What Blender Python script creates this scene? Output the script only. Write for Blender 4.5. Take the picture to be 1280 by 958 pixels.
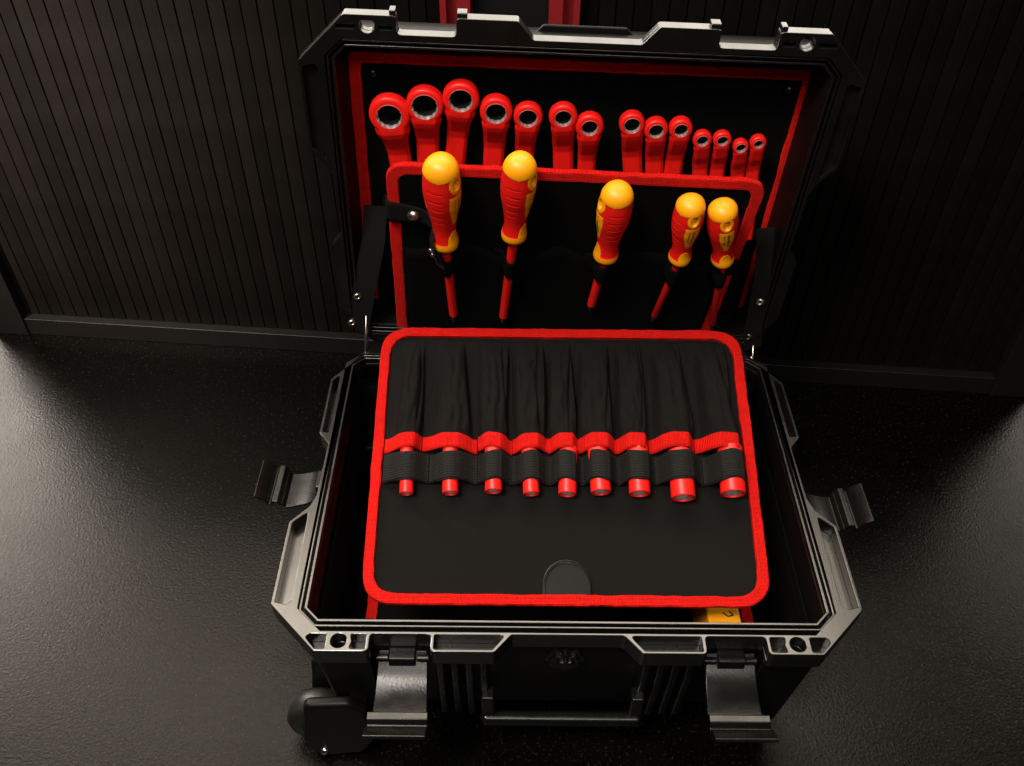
import bpy, bmesh, math, random
from mathutils import Matrix, Vector, noise
random.seed(7)
for o in list(bpy.data.objects): bpy.data.objects.remove(o)
scene = bpy.context.scene
COL = scene.collection
R = math.radians
H = 0.19                                  # height of the case rim above the floor

# ------------------------------------------------------------------ camera
cam_d = bpy.data.cameras.new('camera'); cam = bpy.data.objects.new('camera', cam_d); COL.objects.link(cam)
cam_d.sensor_width = 36; cam_d.lens = 36*1152.5/1280; cam_d.clip_start = 0.02; cam_d.clip_end = 50
yaw, pitch, roll = 0.0015, 0.7609, 0.0104
fwd = Vector((math.sin(yaw)*math.cos(pitch), math.cos(yaw)*math.cos(pitch), -math.sin(pitch)))
rgt = Vector((math.cos(yaw), -math.sin(yaw), 0)); up = rgt.cross(fwd)
r2 = rgt*math.cos(roll)+up*math.sin(roll); u2 = up*math.cos(roll)-rgt*math.sin(roll)
cam.matrix_world = Matrix(((r2.x, u2.x, -fwd.x, -0.0489), (r2.y, u2.y, -fwd.y, -0.7655), (r2.z, u2.z, -fwd.z, 0.6733+H), (0, 0, 0, 1)))
scene.camera = cam

# ------------------------------------------------------------------ light of the room and added fill lights
world = bpy.data.worlds.new('World'); scene.world = world; world.use_nodes = True
bg = world.node_tree.nodes['Background']; bg.inputs[0].default_value = (1.0, 0.88, 0.74, 1); bg.inputs[1].default_value = 0.02
def area(name, loc, target, sx, sy, power, col):
    d = bpy.data.lights.new(name, 'AREA'); d.shape = 'RECTANGLE'; d.size = sx; d.size_y = sy; d.energy = power; d.color = col
    o = bpy.data.objects.new(name, d); COL.objects.link(o); o.location = loc
    o.rotation_euler = (Vector(target)-Vector(loc)).to_track_quat('-Z', 'Y').to_euler()
area('overhead_light', (-0.75, -1.0, 2.2), (0.0, -0.1, 0.3), 0.7, 0.4, 44, (1.0, 0.92, 0.82))
area('overhead_light', (0.15, -2.3, 2.45), (0.0, 0.0, 0.3), 1.2, 0.5, 20, (1.0, 0.93, 0.84))  # frontal fill, added to lift the shafts and the lid's inside
area('overhead_light', (-0.6, 0.9, 2.45), (-0.6, 0.9, 0.0), 3.4, 1.0, 74, (1.0, 0.87, 0.69))
area('overhead_light', (-3.1, 2.4, 2.45), (-3.1, 2.4, 0.0), 1.4, 1.8, 250, (1.0, 0.90, 0.78))  # panel added out of view for the glow on the left floor
area('overhead_light', (3.0, 2.4, 2.45), (3.0, 2.4, 0.0), 1.4, 1.8, 58, (1.0, 0.90, 0.76))  # panel added out of view for the glow on the right floor
area('back_fill', (-0.2, 3.3, 1.8), (-0.2, 0.0, 0.9), 5.5, 1.6, 112, (1.0, 0.91, 0.79))  # area light added behind the cabinet to whiten the lid edges, no known window
sp = bpy.data.lights.new('slat_fill_spot', 'SPOT'); sp.energy = 1000; sp.spot_size = R(33); sp.spot_blend = 1.0; sp.shadow_soft_size = 0.06; sp.color = (1.0, 0.86, 0.72)
so = bpy.data.objects.new('slat_fill_spot', sp); COL.objects.link(so); so.location = (-1.35, -0.75, 1.7)  # spot added to brighten the upper left slats
so.rotation_euler = (Vector((-0.80, 0.24, 0.68))-so.location).to_track_quat('-Z', 'Y').to_euler()
scene.view_settings.view_transform = 'Standard'; scene.view_settings.look = 'None'
scene.view_settings.gamma = 1; scene.view_settings.exposure = 0.45

# ------------------------------------------------------------------ materials
def material(name, col, rough=0.5, metal=0.0, spec=0.5, vary=0.0, vscale=60, bump=0.0, bscale=400, kind='noise', coat=0.0, rvary=0.0, sheen=0.0):
    m = bpy.data.materials.new(name); m.use_nodes = True
    nt = m.node_tree; b = nt.nodes['Principled BSDF']
    b.inputs['Base Color'].default_value = (*col, 1); b.inputs['Roughness'].default_value = rough
    b.inputs['Metallic'].default_value = metal; b.inputs['Specular IOR Level'].default_value = spec
    b.inputs['Coat Weight'].default_value = coat
    if sheen: b.inputs['Sheen Weight'].default_value = sheen
    tc = nt.nodes.new('ShaderNodeTexCoord')
    if vary or rvary:
        n = nt.nodes.new('ShaderNodeTexNoise'); n.inputs['Scale'].default_value = vscale; n.inputs['Detail'].default_value = 6
        nt.links.new(tc.outputs['Object'], n.inputs['Vector'])
        if vary:
            mx = nt.nodes.new('ShaderNodeMix'); mx.data_type = 'RGBA'
            mx.inputs[6].default_value = (*[c*(1-vary) for c in col], 1); mx.inputs[7].default_value = (*[min(1, c*(1+vary)) for c in col], 1)
            nt.links.new(n.outputs['Fac'], mx.inputs[0]); nt.links.new(mx.outputs[2], b.inputs['Base Color'])
        if rvary:
            mr = nt.nodes.new('ShaderNodeMapRange'); mr.inputs[1].default_value = 0.3; mr.inputs[2].default_value = 0.7
            mr.inputs[3].default_value = rough-rvary; mr.inputs[4].default_value = rough+rvary
            nt.links.new(n.outputs['Fac'], mr.inputs[0]); nt.links.new(mr.outputs[0], b.inputs['Roughness'])
    if bump:
        bp = nt.nodes.new('ShaderNodeBump'); bp.inputs['Strength'].default_value = bump; bp.inputs['Distance'].default_value = 0.001
        if kind == 'noise':
            t = nt.nodes.new('ShaderNodeTexNoise'); t.inputs['Scale'].default_value = bscale; t.inputs['Detail'].default_value = 4
            nt.links.new(tc.outputs['Object'], t.inputs['Vector']); out = t.outputs['Fac']
        else:                                             # woven: two crossed waves
            ws = []
            for ax in ('X', 'Y'):
                w = nt.nodes.new('ShaderNodeTexWave'); w.bands_direction = ax; w.inputs['Scale'].default_value = bscale
                w.inputs['Distortion'].default_value = 0.6; nt.links.new(tc.outputs['Object'], w.inputs['Vector']); ws.append(w)
            if kind == 'rib': out = ws[1].outputs['Fac']
            else:
                mm = nt.nodes.new('ShaderNodeMath'); mm.operation = 'ADD'
                nt.links.new(ws[0].outputs['Fac'], mm.inputs[0]); nt.links.new(ws[1].outputs['Fac'], mm.inputs[1]); out = mm.outputs[0]
        nt.links.new(out, bp.inputs['Height']); nt.links.new(bp.outputs['Normal'], b.inputs['Normal'])
    return m
M = {}
M['plastic'] = material('black_moulded_plastic', (0.0028, 0.0027, 0.0026), 0.46, spec=0.18, vary=0.3, vscale=30, bump=0.12, bscale=900, rvary=0.03)
M['rim'] = material('polished_rim_plastic', (0.0045, 0.0042, 0.0038), 0.24, spec=0.85, vary=0.3, vscale=30, bump=0.06, bscale=700, rvary=0.05)
M['plastic_gloss'] = material('smooth_black_plastic', (0.0035, 0.0035, 0.0035), 0.27, spec=0.4, bump=0.1, bscale=500, rvary=0.06, vscale=50)
M['fabric'] = material('black_woven_fabric', (0.0052, 0.0047, 0.0045), 0.85, spec=0.12, vary=0.45, vscale=420, bump=0.5, bscale=330, kind='weave')
M['elastic'] = material('black_ribbed_elastic', (0.0050, 0.0046, 0.0045), 0.8, spec=0.2, bump=0.45, bscale=125, kind='rib')
M['liner'] = material('black_liner_fabric', (0.0020, 0.0020, 0.0020), 0.9, spec=0.06, vary=0.2, vscale=150, bump=0.4, bscale=330, kind='weave')
M['web'] = material('red_webbing', (0.84, 0.010, 0.006), 0.8, spec=0.12, vary=0.30, vscale=130, bump=0.9, bscale=260, kind='weave')
M['thread'] = material('dark_red_thread', (0.40, 0.008, 0.006), 0.7, spec=0.2)
M['redp'] = material('red_insulating_plastic', (0.74, 0.009, 0.006), 0.42, spec=0.4, vary=0.06, vscale=40, bump=0.08, bscale=300)
M['yel'] = material('yellow_orange_plastic', (0.88, 0.33, 0.003), 0.42, spec=0.4, vary=0.05, vscale=50, bump=0.08, bscale=300)
M['ink'] = material('black_print', (0.01, 0.008, 0.006), 0.6)
M['chrome'] = material('chromed_steel', (0.72, 0.70, 0.66), 0.22, metal=1.0, rvary=0.08, vscale=200)
M['steel'] = material('dull_steel', (0.55, 0.50, 0.42), 0.35, metal=1.0, rvary=0.1, vscale=120)
M['bright_steel'] = material('bright_steel', (0.80, 0.79, 0.76), 0.30, metal=0.8, rvary=0.1, vscale=200)
M['bore'] = material('black_bore', (0.006, 0.006, 0.006), 0.6, spec=0.2)
M['dark_steel'] = material('blackened_steel', (0.04, 0.04, 0.04), 0.45, metal=0.8)
M['cab'] = material('dark_brown_laminate', (0.0030, 0.0024, 0.0020), 0.5, spec=0.12, vary=0.12, vscale=25, bump=0.15, bscale=700, rvary=0.05)
nt_ = M['cab'].node_tree; b_ = nt_.nodes['Principled BSDF']; oi = nt_.nodes.new('ShaderNodeObjectInfo'); vr = nt_.nodes.new('ShaderNodeMapRange'); vr.inputs[3].default_value = 0.75; vr.inputs[4].default_value = 1.25
nt_.links.new(oi.outputs['Random'], vr.inputs[0]); hs_ = nt_.nodes.new('ShaderNodeHueSaturation'); nt_.links.new(vr.outputs[0], hs_.inputs['Value'])
src = b_.inputs['Base Color'].links[0].from_socket; nt_.links.new(src, hs_.inputs['Color']); nt_.links.new(hs_.outputs[0], b_.inputs['Base Color'])
M['cab_frame'] = material('black_cabinet_frame', (0.005, 0.0047, 0.0043), 0.45, spec=0.3, vary=0.2, vscale=25, bump=0.15, bscale=500)
M['cab_red'] = material('dark_red_lacquer', (0.20, 0.010, 0.012), 0.4, vary=0.1, vscale=30)
M['tyre'] = material('grey_black_rubber', (0.010, 0.0095, 0.009), 0.42, bump=0.2, bscale=400)

# ------------------------------------------------------------------ mesh helpers
class MB:
    def __init__(s): s.v = []; s.f = []
    def add(s, vs, fs):
        n = len(s.v); s.v += [tuple(v) for v in vs]; s.f += [tuple(i+n for i in f) for f in fs]; return s
    def box(s, x0, x1, y0, y1, z0, z1, mat=None):
        vs = [Vector((x, y, z)) for z in (z0, z1) for y in (y0, y1) for x in (x0, x1)]
        if mat: vs = [mat @ v for v in vs]
        return s.add(vs, [(0, 2, 3, 1), (4, 5, 7, 6), (0, 1, 5, 4), (2, 6, 7, 3), (0, 4, 6, 2), (1, 3, 7, 5)])
    def loops(s, loops, closed=True, cap0=True, cap1=True, ring=False):
        n = len(loops[0]); vs = [p for l in loops for p in l]; fs = []
        m = len(loops)
        for i in range(m if ring else m-1):
            a, b = i*n, ((i+1) % m)*n
            for j in range(n if closed else n-1):
                k = (j+1) % n; fs.append((a+j, a+k, b+k, b+j))
        if not ring:
            if cap0: fs.append(tuple(range(n))[::-1])
            if cap1: fs.append(tuple((m-1)*n+j for j in range(n)))
        return s.add(vs, fs)
    def grid(s, nu, nv, fn):
        vs = [fn(i/nu, j/nv) for j in range(nv+1) for i in range(nu+1)]
        return s.add(vs, [(j*(nu+1)+i, j*(nu+1)+i+1, (j+1)*(nu+1)+i+1, (j+1)*(nu+1)+i) for j in range(nv) for i in range(nu)])
    def lathe(s, prof, n=32, mat=None):
        # prof: (radius, z); closed profile when first == last
        loops = []
        for r, z in prof: loops.append([Vector((r*math.cos(2*math.pi*k/n), r*math.sin(2*math.pi*k/n), z)) for k in range(n)])
        if mat: loops = [[mat @ p for p in l] for l in loops]
        if prof[0] == prof[-1]: return s.loops(loops[:-1], ring=True)
        return s.loops(loops, cap0=prof[0][0] > 1e-6, cap1=prof[-1][0] > 1e-6)
    def tube(s, pts, rad, n=10):
        pts = [Vector(p) for p in pts]; loops = []
        for i, p in enumerate(pts):
            d = (pts[min(i+1, len(pts)-1)]-pts[max(i-1, 0)]).normalized()
            a = d.orthogonal().normalized() if i == 0 else (a-d*a.dot(d)).normalized()
            b = d.cross(a); r = rad[i] if isinstance(rad, (list, tuple)) else rad
            loops.append([p+(a*math.cos(2*math.pi*k/n)+b*math.sin(2*math.pi*k/n))*r for k in range(n)])
        return s.loops(loops)
    def build(s, name, mat, parent=None, smooth=False, bevel=0.0, solid=0.0, seg=2, loc=None, matrix=None, angle=35):
        me = bpy.data.meshes.new(name); me.from_pydata(s.v, [], s.f); me.update()
        bm = bmesh.new(); bm.from_mesh(me); bmesh.ops.remove_doubles(bm, verts=bm.verts, dist=1e-6)
        bmesh.ops.recalc_face_normals(bm, faces=bm.faces); bm.to_mesh(me); bm.free()
        return finish(name, me, mat, parent, smooth, bevel, solid, seg, loc, matrix, angle)
def finish(name, me, mat, parent=None, smooth=False, bevel=0.0, solid=0.0, seg=2, loc=None, matrix=None, angle=35):
    me.materials.clear(); me.materials.append(M[mat] if isinstance(mat, str) else mat)
    o = bpy.data.objects.new(name, me); COL.objects.link(o)
    if parent: o.parent = parent
    if matrix is not None: o.matrix_local = matrix
    elif loc: o.location = loc
    if smooth: me.polygons.foreach_set('use_smooth', [True]*len(me.polygons))
    if solid:
        md = o.modifiers.new('solid', 'SOLIDIFY'); md.thickness = solid; md.offset = 0
    if bevel:
        md = o.modifiers.new('bevel', 'BEVEL'); md.width = bevel; md.segments = seg; md.limit_method = 'ANGLE'; md.angle_limit = R(angle)
        me.polygons.foreach_set('use_smooth', [True]*len(me.polygons)); md.harden_normals = True
    return o
def outline_mesh(name, outs, depth, bev=0.0006):
    """solid plate from closed 2D outlines (first = outside, others = holes); lies in z = -depth .. 0"""
    cu = bpy.data.curves.new(name, 'CURVE'); cu.dimensions = '2D'; cu.fill_mode = 'BOTH'
    cu.extrude = depth/2-bev; cu.bevel_depth = bev; cu.bevel_resolution = 1; cu.offset = -bev
    for pts in outs:
        sp = cu.splines.new('POLY'); sp.points.add(len(pts)-1)
        for p, (x, y) in zip(sp.points, pts): p.co = (x, y, 0, 1)
        sp.use_cyclic_u = True
    o = bpy.data.objects.new(name, cu); COL.objects.link(o)
    bpy.context.view_layer.update()
    me = bpy.data.meshes.new_from_object(o.evaluated_get(bpy.context.evaluated_depsgraph_get()))
    bpy.data.objects.remove(o); bpy.data.curves.remove(cu)
    for v in me.vertices: v.co.z -= depth/2
    me.polygons.foreach_set('use_smooth', [False]*len(me.polygons))
    return me
def round_poly(pts, r, n=5):
    out = []; m = len(pts)
    for i in range(m):
        p = Vector(pts[i]); a = (Vector(pts[i-1])-p); b = (Vector(pts[(i+1) % m])-p)
        ang = a.angle(b)
        if ang > R(176): out.append(tuple(p)); continue
        d = min(r/math.tan(ang/2), a.length*0.45, b.length*0.45)
        p0 = p+a.normalized()*d; p1 = p+b.normalized()*d
        for k in range(n+1):
            t = k/n; out.append(tuple((1-t)**2*p0+2*t*(1-t)*p+t*t*p1))
    return out
def circle(cx, cy, r, n=28): return [(cx+r*math.cos(2*math.pi*k/n), cy+r*math.sin(2*math.pi*k/n)) for k in range(n)]
def empty(name, label, cat, matrix=None, group=None):
    o = bpy.data.objects.new(name, None); COL.objects.link(o); o.empty_display_size = 0.02
    if matrix is not None: o.matrix_world = matrix
    o['label'] = label; o['category'] = cat
    if group: o['group'] = group
    return o
def frame(o, ex, ey, ez):
    return Matrix(((ex[0], ey[0], ez[0], o[0]), (ex[1], ey[1], ez[1], o[1]), (ex[2], ey[2], ez[2], o[2]+H), (0, 0, 0, 1)))
def smoothstep(a, b, x):
    t = max(0, min(1, (x-a)/(b-a))); return t*t*(3-2*t)

# ------------------------------------------------------------------ floor
fm = bpy.data.materials.new('black_textured_floor'); fm.use_nodes = True
nt = fm.node_tree; b = nt.nodes['Principled BSDF']
b.inputs['Specular IOR Level'].default_value = 0.115
tc = nt.nodes.new('ShaderNodeTexCoord')
n1 = nt.nodes.new('ShaderNodeTexNoise'); n1.inputs['Scale'].default_value = 360; n1.inputs['Detail'].default_value = 3; n1.inputs['Roughness'].default_value = 0.6
n2 = nt.nodes.new('ShaderNodeTexNoise'); n2.inputs['Scale'].default_value = 5; n2.inputs['Detail'].default_value = 8; n2.inputs['Roughness'].default_value = 0.65
n3 = nt.nodes.new('ShaderNodeTexVoronoi'); n3.inputs['Scale'].default_value = 620
for n in (n1, n2, n3): nt.links.new(tc.outputs['Object'], n.inputs['Vector'])
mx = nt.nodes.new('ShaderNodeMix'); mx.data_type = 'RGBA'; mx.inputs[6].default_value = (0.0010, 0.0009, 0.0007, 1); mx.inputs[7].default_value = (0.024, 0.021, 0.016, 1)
sp_ = nt.nodes.new('ShaderNodeMapRange'); sp_.inputs[1].default_value = 0.60; sp_.inputs[2].default_value = 0.72; sp_.inputs[3].default_value = 0.0; sp_.inputs[4].default_value = 1.0  # pale grains; their colour also stands in for the floor's sparkle
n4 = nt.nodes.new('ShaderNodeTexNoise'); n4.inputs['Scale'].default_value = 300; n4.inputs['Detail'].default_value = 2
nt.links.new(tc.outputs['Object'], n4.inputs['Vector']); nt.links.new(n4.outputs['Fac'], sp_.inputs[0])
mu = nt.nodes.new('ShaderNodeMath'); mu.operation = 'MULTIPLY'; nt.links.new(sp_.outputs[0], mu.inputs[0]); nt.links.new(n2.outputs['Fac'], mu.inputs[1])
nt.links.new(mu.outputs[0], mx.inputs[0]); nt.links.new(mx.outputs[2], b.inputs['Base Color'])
mr = nt.nodes.new('ShaderNodeMapRange'); mr.inputs[1].default_value = 0.3; mr.inputs[2].default_value = 0.7; mr.inputs[3].default_value = 0.15; mr.inputs[4].default_value = 0.33
nt.links.new(n2.outputs['Fac'], mr.inputs[0]); nt.links.new(mr.outputs[0], b.inputs['Roughness'])
bp = nt.nodes.new('ShaderNodeBump'); bp.inputs['Strength'].default_value = 0.75; bp.inputs['Distance'].default_value = 0.00052
nt.links.new(n1.outputs['Fac'], bp.inputs['Height']); nt.links.new(bp.outputs['Normal'], b.inputs['Normal'])
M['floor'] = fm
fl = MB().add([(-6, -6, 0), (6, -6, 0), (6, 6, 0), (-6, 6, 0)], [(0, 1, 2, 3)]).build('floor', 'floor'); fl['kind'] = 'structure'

# ------------------------------------------------------------------ tambour cabinet
cabM = Matrix.Translation((-0.7529, 0.2346, 0)) @ Matrix.Rotation(R(-4.497), 4, 'Z')
cab = empty('tambour_cabinet', 'low dark cabinet with vertical slatted roller doors and red handles behind the tool case', 'cabinet', cabM)
CH = 0.55
MB().box(0.0168, 1.352, 0.0, 0.40, 0.0, 0.028).build('plinth', 'cab_frame', cab, bevel=0.0008)
for x0, x1 in ((-0.036, 0.0166), (1.3522, 1.405)): MB().box(x0, x1, -0.003, 0.41, 0.0, CH).build('side_panel', 'cab_frame', cab, bevel=0.001)
MB().box(-0.04, 1.409, -0.006, 0.415, CH+0.0005, CH+0.024).build('top_panel', 'cab_frame', cab, bevel=0.001)
MB().box(0.0168, 1.352, 0.395, 0.409, 0.0285, CH).build('back_panel', 'cab_frame', cab)
MB().box(0.0168, 1.352, 0.024, 0.028, 0.0285, CH).build('door_backing', 'cab_frame', cab)
MB().box(0.6626, 0.7421, 0.010, 0.023, 0.0285, CH).build('centre_panel', 'cab_frame', cab, bevel=0.001)
pitch_s = 0.01806
sl = MB(); sl.loops([[(x, y, z) for x, y in ((0.0006, 0.021), (0.0006, 0.0132), (0.0010, 0.0126), (0.009, 0.0122), (0.0171, 0.0126), (0.0175, 0.0132), (0.0175, 0.021))] for z in (0.0285, CH)])
slat0 = sl.build('slat', 'cab', cab, smooth=False)
first = True
for k in range(34):
    for x in (0.0168+k*pitch_s, 0.7735+k*pitch_s):
        if x+pitch_s > 1.3525: continue
        if first: o = slat0; first = False
        else: o = slat0.copy(); COL.objects.link(o); o.parent = cab
        o.location = (x, random.uniform(-0.0004, 0.0004), 0)
for x0, flip in ((0.6308, 1), (0.7733, -1)):
    m = MB()
    xs = lambda a: x0+flip*a
    for a0, a1, y0, y1 in ((0, 0.0316, 0.004, 0.010), (0.0, 0.0068, -0.012, 0.0038), (0.017, 0.0316, -0.012, 0.0038)):
        m.box(min(xs(a0), xs(a1)), max(xs(a0), xs(a1)), y0, y1, 0.0285, CH)
    m.build('door_handle', 'cab_red', cab, bevel=0.0008)

# ------------------------------------------------------------------ the tool case
case = empty('tool_case', 'open black hard plastic tool case with latches hanging open and a wheel', 'tool case', Matrix.Identity(4))
baseM = Matrix.Translation((0, 0, H))
lex = Vector((0.9994, 0.0049, -0.0342)); les = Vector((0.0343, -0.0304, 0.9989)); len_ = lex.cross(les)
lex.normalize(); les.normalize(); len_.normalize(); lex = les.cross(len_)
lidM = frame((0.0018, 0.0173, -0.0175), lex, les, len_)      # local x right, y up the lid, z towards the rim side
def octagon(o, z, back=-0.022, hx0=0.2185, f0=-0.345, c0=0.011, taper=0.0):
    hx = hx0+o; f = f0-o; bk = back+o; c = max(0.004, c0+0.586*o)
    return [(-hx, f+c, z), (-hx+c, f, z), (hx-c, f, z), (hx, f+c, z), (hx, bk-c, z), (hx-c, bk, z), (-hx+c, bk, z), (-hx, bk-c, z)]
def case_shell(depth, flip=1):
    # flip = 1: the tub (y runs to -front); flip = -1: the lid (y runs up)
    m = MB()
    prof = [(-0.012, -depth+0.012), (-0.008, -depth+0.0125), (0.0, -0.03), (0.0, -0.0075), (0.0078, -0.0075), (0.0080, -0.024), (0.0078, -0.03), (-0.003, -depth+0.012), (-0.010, -depth)]
    L = [octagon(o, z) for o, z in prof]
    if flip < 0: L = [[(x, -y, z) for x, y, z in l] for l in L]
    return m.loops(L)
case_shell(0.155).build('base_shell', 'plastic', case, bevel=0.0009, matrix=baseM)
case_shell(0.075, -1).build('lid_shell', 'plastic', case, bevel=0.0009, matrix=lidM)
def lip(o0, o1, z0, z1, flip):
    L = [octagon(o0, z0), octagon(o0, z1), octagon(o1, z1), octagon(o1, z0)]
    if flip < 0: L = [[(x, -y, z) for x, y, z in l] for l in L]
    return MB().loops(L, ring=True)
for o0, o1, z1 in ((0.0002, 0.0026, 0.0), (0.0052, 0.0070, -0.0005)):
    lip(o0, o1, -0.0072, z1, 1).build('seal_lip', 'rim', case, bevel=0.0006, matrix=baseM)
for o0, o1, z1 in ((0.0002, 0.0026, -0.002), (0.0052, 0.0070, -0.0015)):
    lip(o0, o1, -0.0072, z1, -1).build('seal_lip', 'rim', case, bevel=0.0006, matrix=lidM)
half = [(0.0466, -0.3588), (0.0603, -0.375), (0.1126, -0.375), (0.1126, -0.3588), (0.163, -0.3588), (0.163, -0.375), (0.2075, -0.375), (0.25, -0.332),
        (0.25, -0.244), (0.2345, -0.226), (0.2300, -0.212), (0.2292, -0.147), (0.2400, -0.133), (0.2400, -0.054), (0.222, -0.030), (0.205, -0.001)]
outl = round_poly(half + [(-x, y) for x, y in half[::-1]], 0.004, 4)
inner = [(x, y) for x, y, z in octagon(0.0083, 0)]
ih = [(0.2268, -0.335), (0.2045, -0.3565)]
inner2 = [(-x, y) for x, y in ih]+[(x, y) for x, y in ih[::-1]]+[(x, y) for x, y in inner[4:]]
def mirror(c): return [c, [(-x, y) for x, y in c]]
cells = []
for c in ([(0.1985, -0.3592), (0.2120, -0.3592), (0.2160, -0.3622), (0.2068, -0.3727), (0.1985, -0.3727)],
          [(0.1656, -0.3592), (0.1790, -0.3592), (0.1772, -0.366), (0.1790, -0.3727), (0.1656, -0.3727)],
          [(0.0515, -0.3592), (0.1100, -0.3592), (0.1100, -0.3727), (0.0622, -0.3727)],
          [(0.2332, -0.328), (0.2372, -0.332), (0.2472, -0.3295), (0.2472, -0.2455), (0.2345, -0.2325)],
          [(0.2305, -0.1335), (0.2372, -0.1315), (0.2372, -0.0565), (0.2312, -0.048)]):
    cells += mirror(round_poly(c, 0.002, 3))
holes = mirror(circle(0.188, -0.3655, 0.0066))
me = outline_mesh('flange', [outl, inner2]+cells+holes, 0.013)
finish('base_flange', me, 'rim', case, matrix=baseM)
me = outline_mesh('flange_floor', [[(x*0.9985, y*0.9985) for x, y in outl], inner]+holes, 0.007)
finish('base_flange_web', me, 'rim', case, matrix=baseM @ Matrix.Translation((0, 0, -0.0131)))
# lid flange: solid face with slots
slots = []
for c in ([(0.198, -0.3625), (0.2155, -0.3625), (0.213, -0.3665), (0.198, -0.3665)],
          [(0.1665, -0.3625), (0.178, -0.3625), (0.178, -0.3665), (0.1665, -0.3665)],
          [(0.2335, -0.327), (0.2370, -0.330), (0.2470, -0.327), (0.2470, -0.2465), (0.2345, -0.2335)]):
    slots += mirror(round_poly(c, 0.0015, 3))
fy = lambda c: [(x, -y) for x, y in c]
me = outline_mesh('lid_flange', [fy(outl), fy(inner)]+[fy(c) for c in slots+holes], 0.006)
finish('lid_flange', me, 'rim', case, matrix=lidM)
me = outline_mesh('lid_flange_web', [[(x*0.9985, -y*0.9985) for x, y in outl], fy(inner)]+[fy(c) for c in holes], 0.0065)
finish('lid_flange_web', me, 'rim', case, matrix=lidM @ Matrix.Translation((0, 0, -0.0061)))
for x0, x1 in ((0.1636, 0.1690), (0.1032, 0.1120)):
    for s in (-1, 1):
        a, c = sorted((s*x0, s*x1)); MB().box(a, c, 0.3735, 0.3790, -0.0118, -0.0015).build('latch_catch', 'rim', case, bevel=0.001, matrix=lidM)
m = MB(); m.loops([[(-0.0466, 0.335, z), (-0.0466, 0.3475, z), (-0.037, 0.3575, z), (0.037, 0.3575, z), (0.0466, 0.3475, z), (0.0466, 0.335, z)] for z in (-0.0375, -0.034)])
m.build('handle_recess', 'plastic', case, bevel=0.0015, matrix=lidM)
# corner posts, ribs, handle and valve on the front wall
for s in (-1, 1):
    L = []
    for z, k in ((-0.0205, 0.0), (-0.155, 1.0)):
        xo = 0.216-0.010*k; yo = -0.366+0.012*k; xi = 0.1645
        L.append([(s*xi, yo, z), (s*(xo-0.006), yo, z), (s*xo, yo+0.008, z), (s*(xo+0.008), yo+0.035, z), (s*xi, yo+0.035, z)])
    MB().loops(L).build('corner_post', 'plastic', case, bevel=0.002, matrix=baseM)
    for k in range(4):
        x = s*(0.070+0.0125*k)
        L = [[(x-0.0035, y0, z), (x+0.0035, y0, z), (x+0.0035, -0.335, z), (x-0.0035, -0.335, z)] for z, y0 in ((-0.021, -0.361), (-0.07, -0.3605), (-0.15, -0.352))]
        MB().loops(L).build('wall_rib', 'plastic_gloss', case, bevel=0.0018, matrix=baseM)
    MB().loops([[(s*0.175+dx, dy-0.10, z) for dx, dy in ((-0.03, -0.2), (0.03, -0.2), (0.03, 0.06), (-0.03, 0.06))] for z in (-0.19, -0.1545)]).build('foot', 'plastic', case, bevel=0.003, matrix=baseM)
ch = MB().box(-0.0735, 0.0735, -0.3705, -0.3585, -0.140, -0.126).build('carry_handle', 'plastic_gloss', case, bevel=0.005, seg=4, matrix=baseM)
for sx in (-1, 1): MB().box(sx*0.067-0.006, sx*0.067+0.006, -0.366, -0.352, -0.1262, -0.095).build('handle_arm', 'plastic_gloss', ch, bevel=0.002, matrix=Matrix.Identity(4))
vm = Matrix.Translation((0, -0.353, -0.046)) @ Matrix.Rotation(R(90), 4, 'X')
m = MB()
for r0, z in ((0.016, 0.002), (0.012, 0.005), (0.007, 0.008)):
    L = []
    for zz, sc in ((-0.004, 1), (z-0.001, 1), (z, 0.9)):
        L.append([vm @ Vector((r0*sc*(1+0.10*math.cos(8*2*math.pi*k/64))*math.cos(2*math.pi*k/64), r0*sc*(1+0.10*math.cos(8*2*math.pi*k/64))*math.sin(2*math.pi*k/64), zz)) for k in range(64)])
    m.loops(L)
m.build('pressure_valve', 'plastic_gloss', case, matrix=baseM)
# hinge at the back
m = MB()
for k in range(-3, 4): m.lathe([(0.006, -0.022), (0.006, 0.022)], 16, Matrix.Translation((k*0.06, 0.0085, -0.017)) @ Matrix.Rotation(R(90), 4, 'Y'))
m.build('hinge', 'plastic', case, bevel=0.0008, matrix=baseM)
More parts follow.
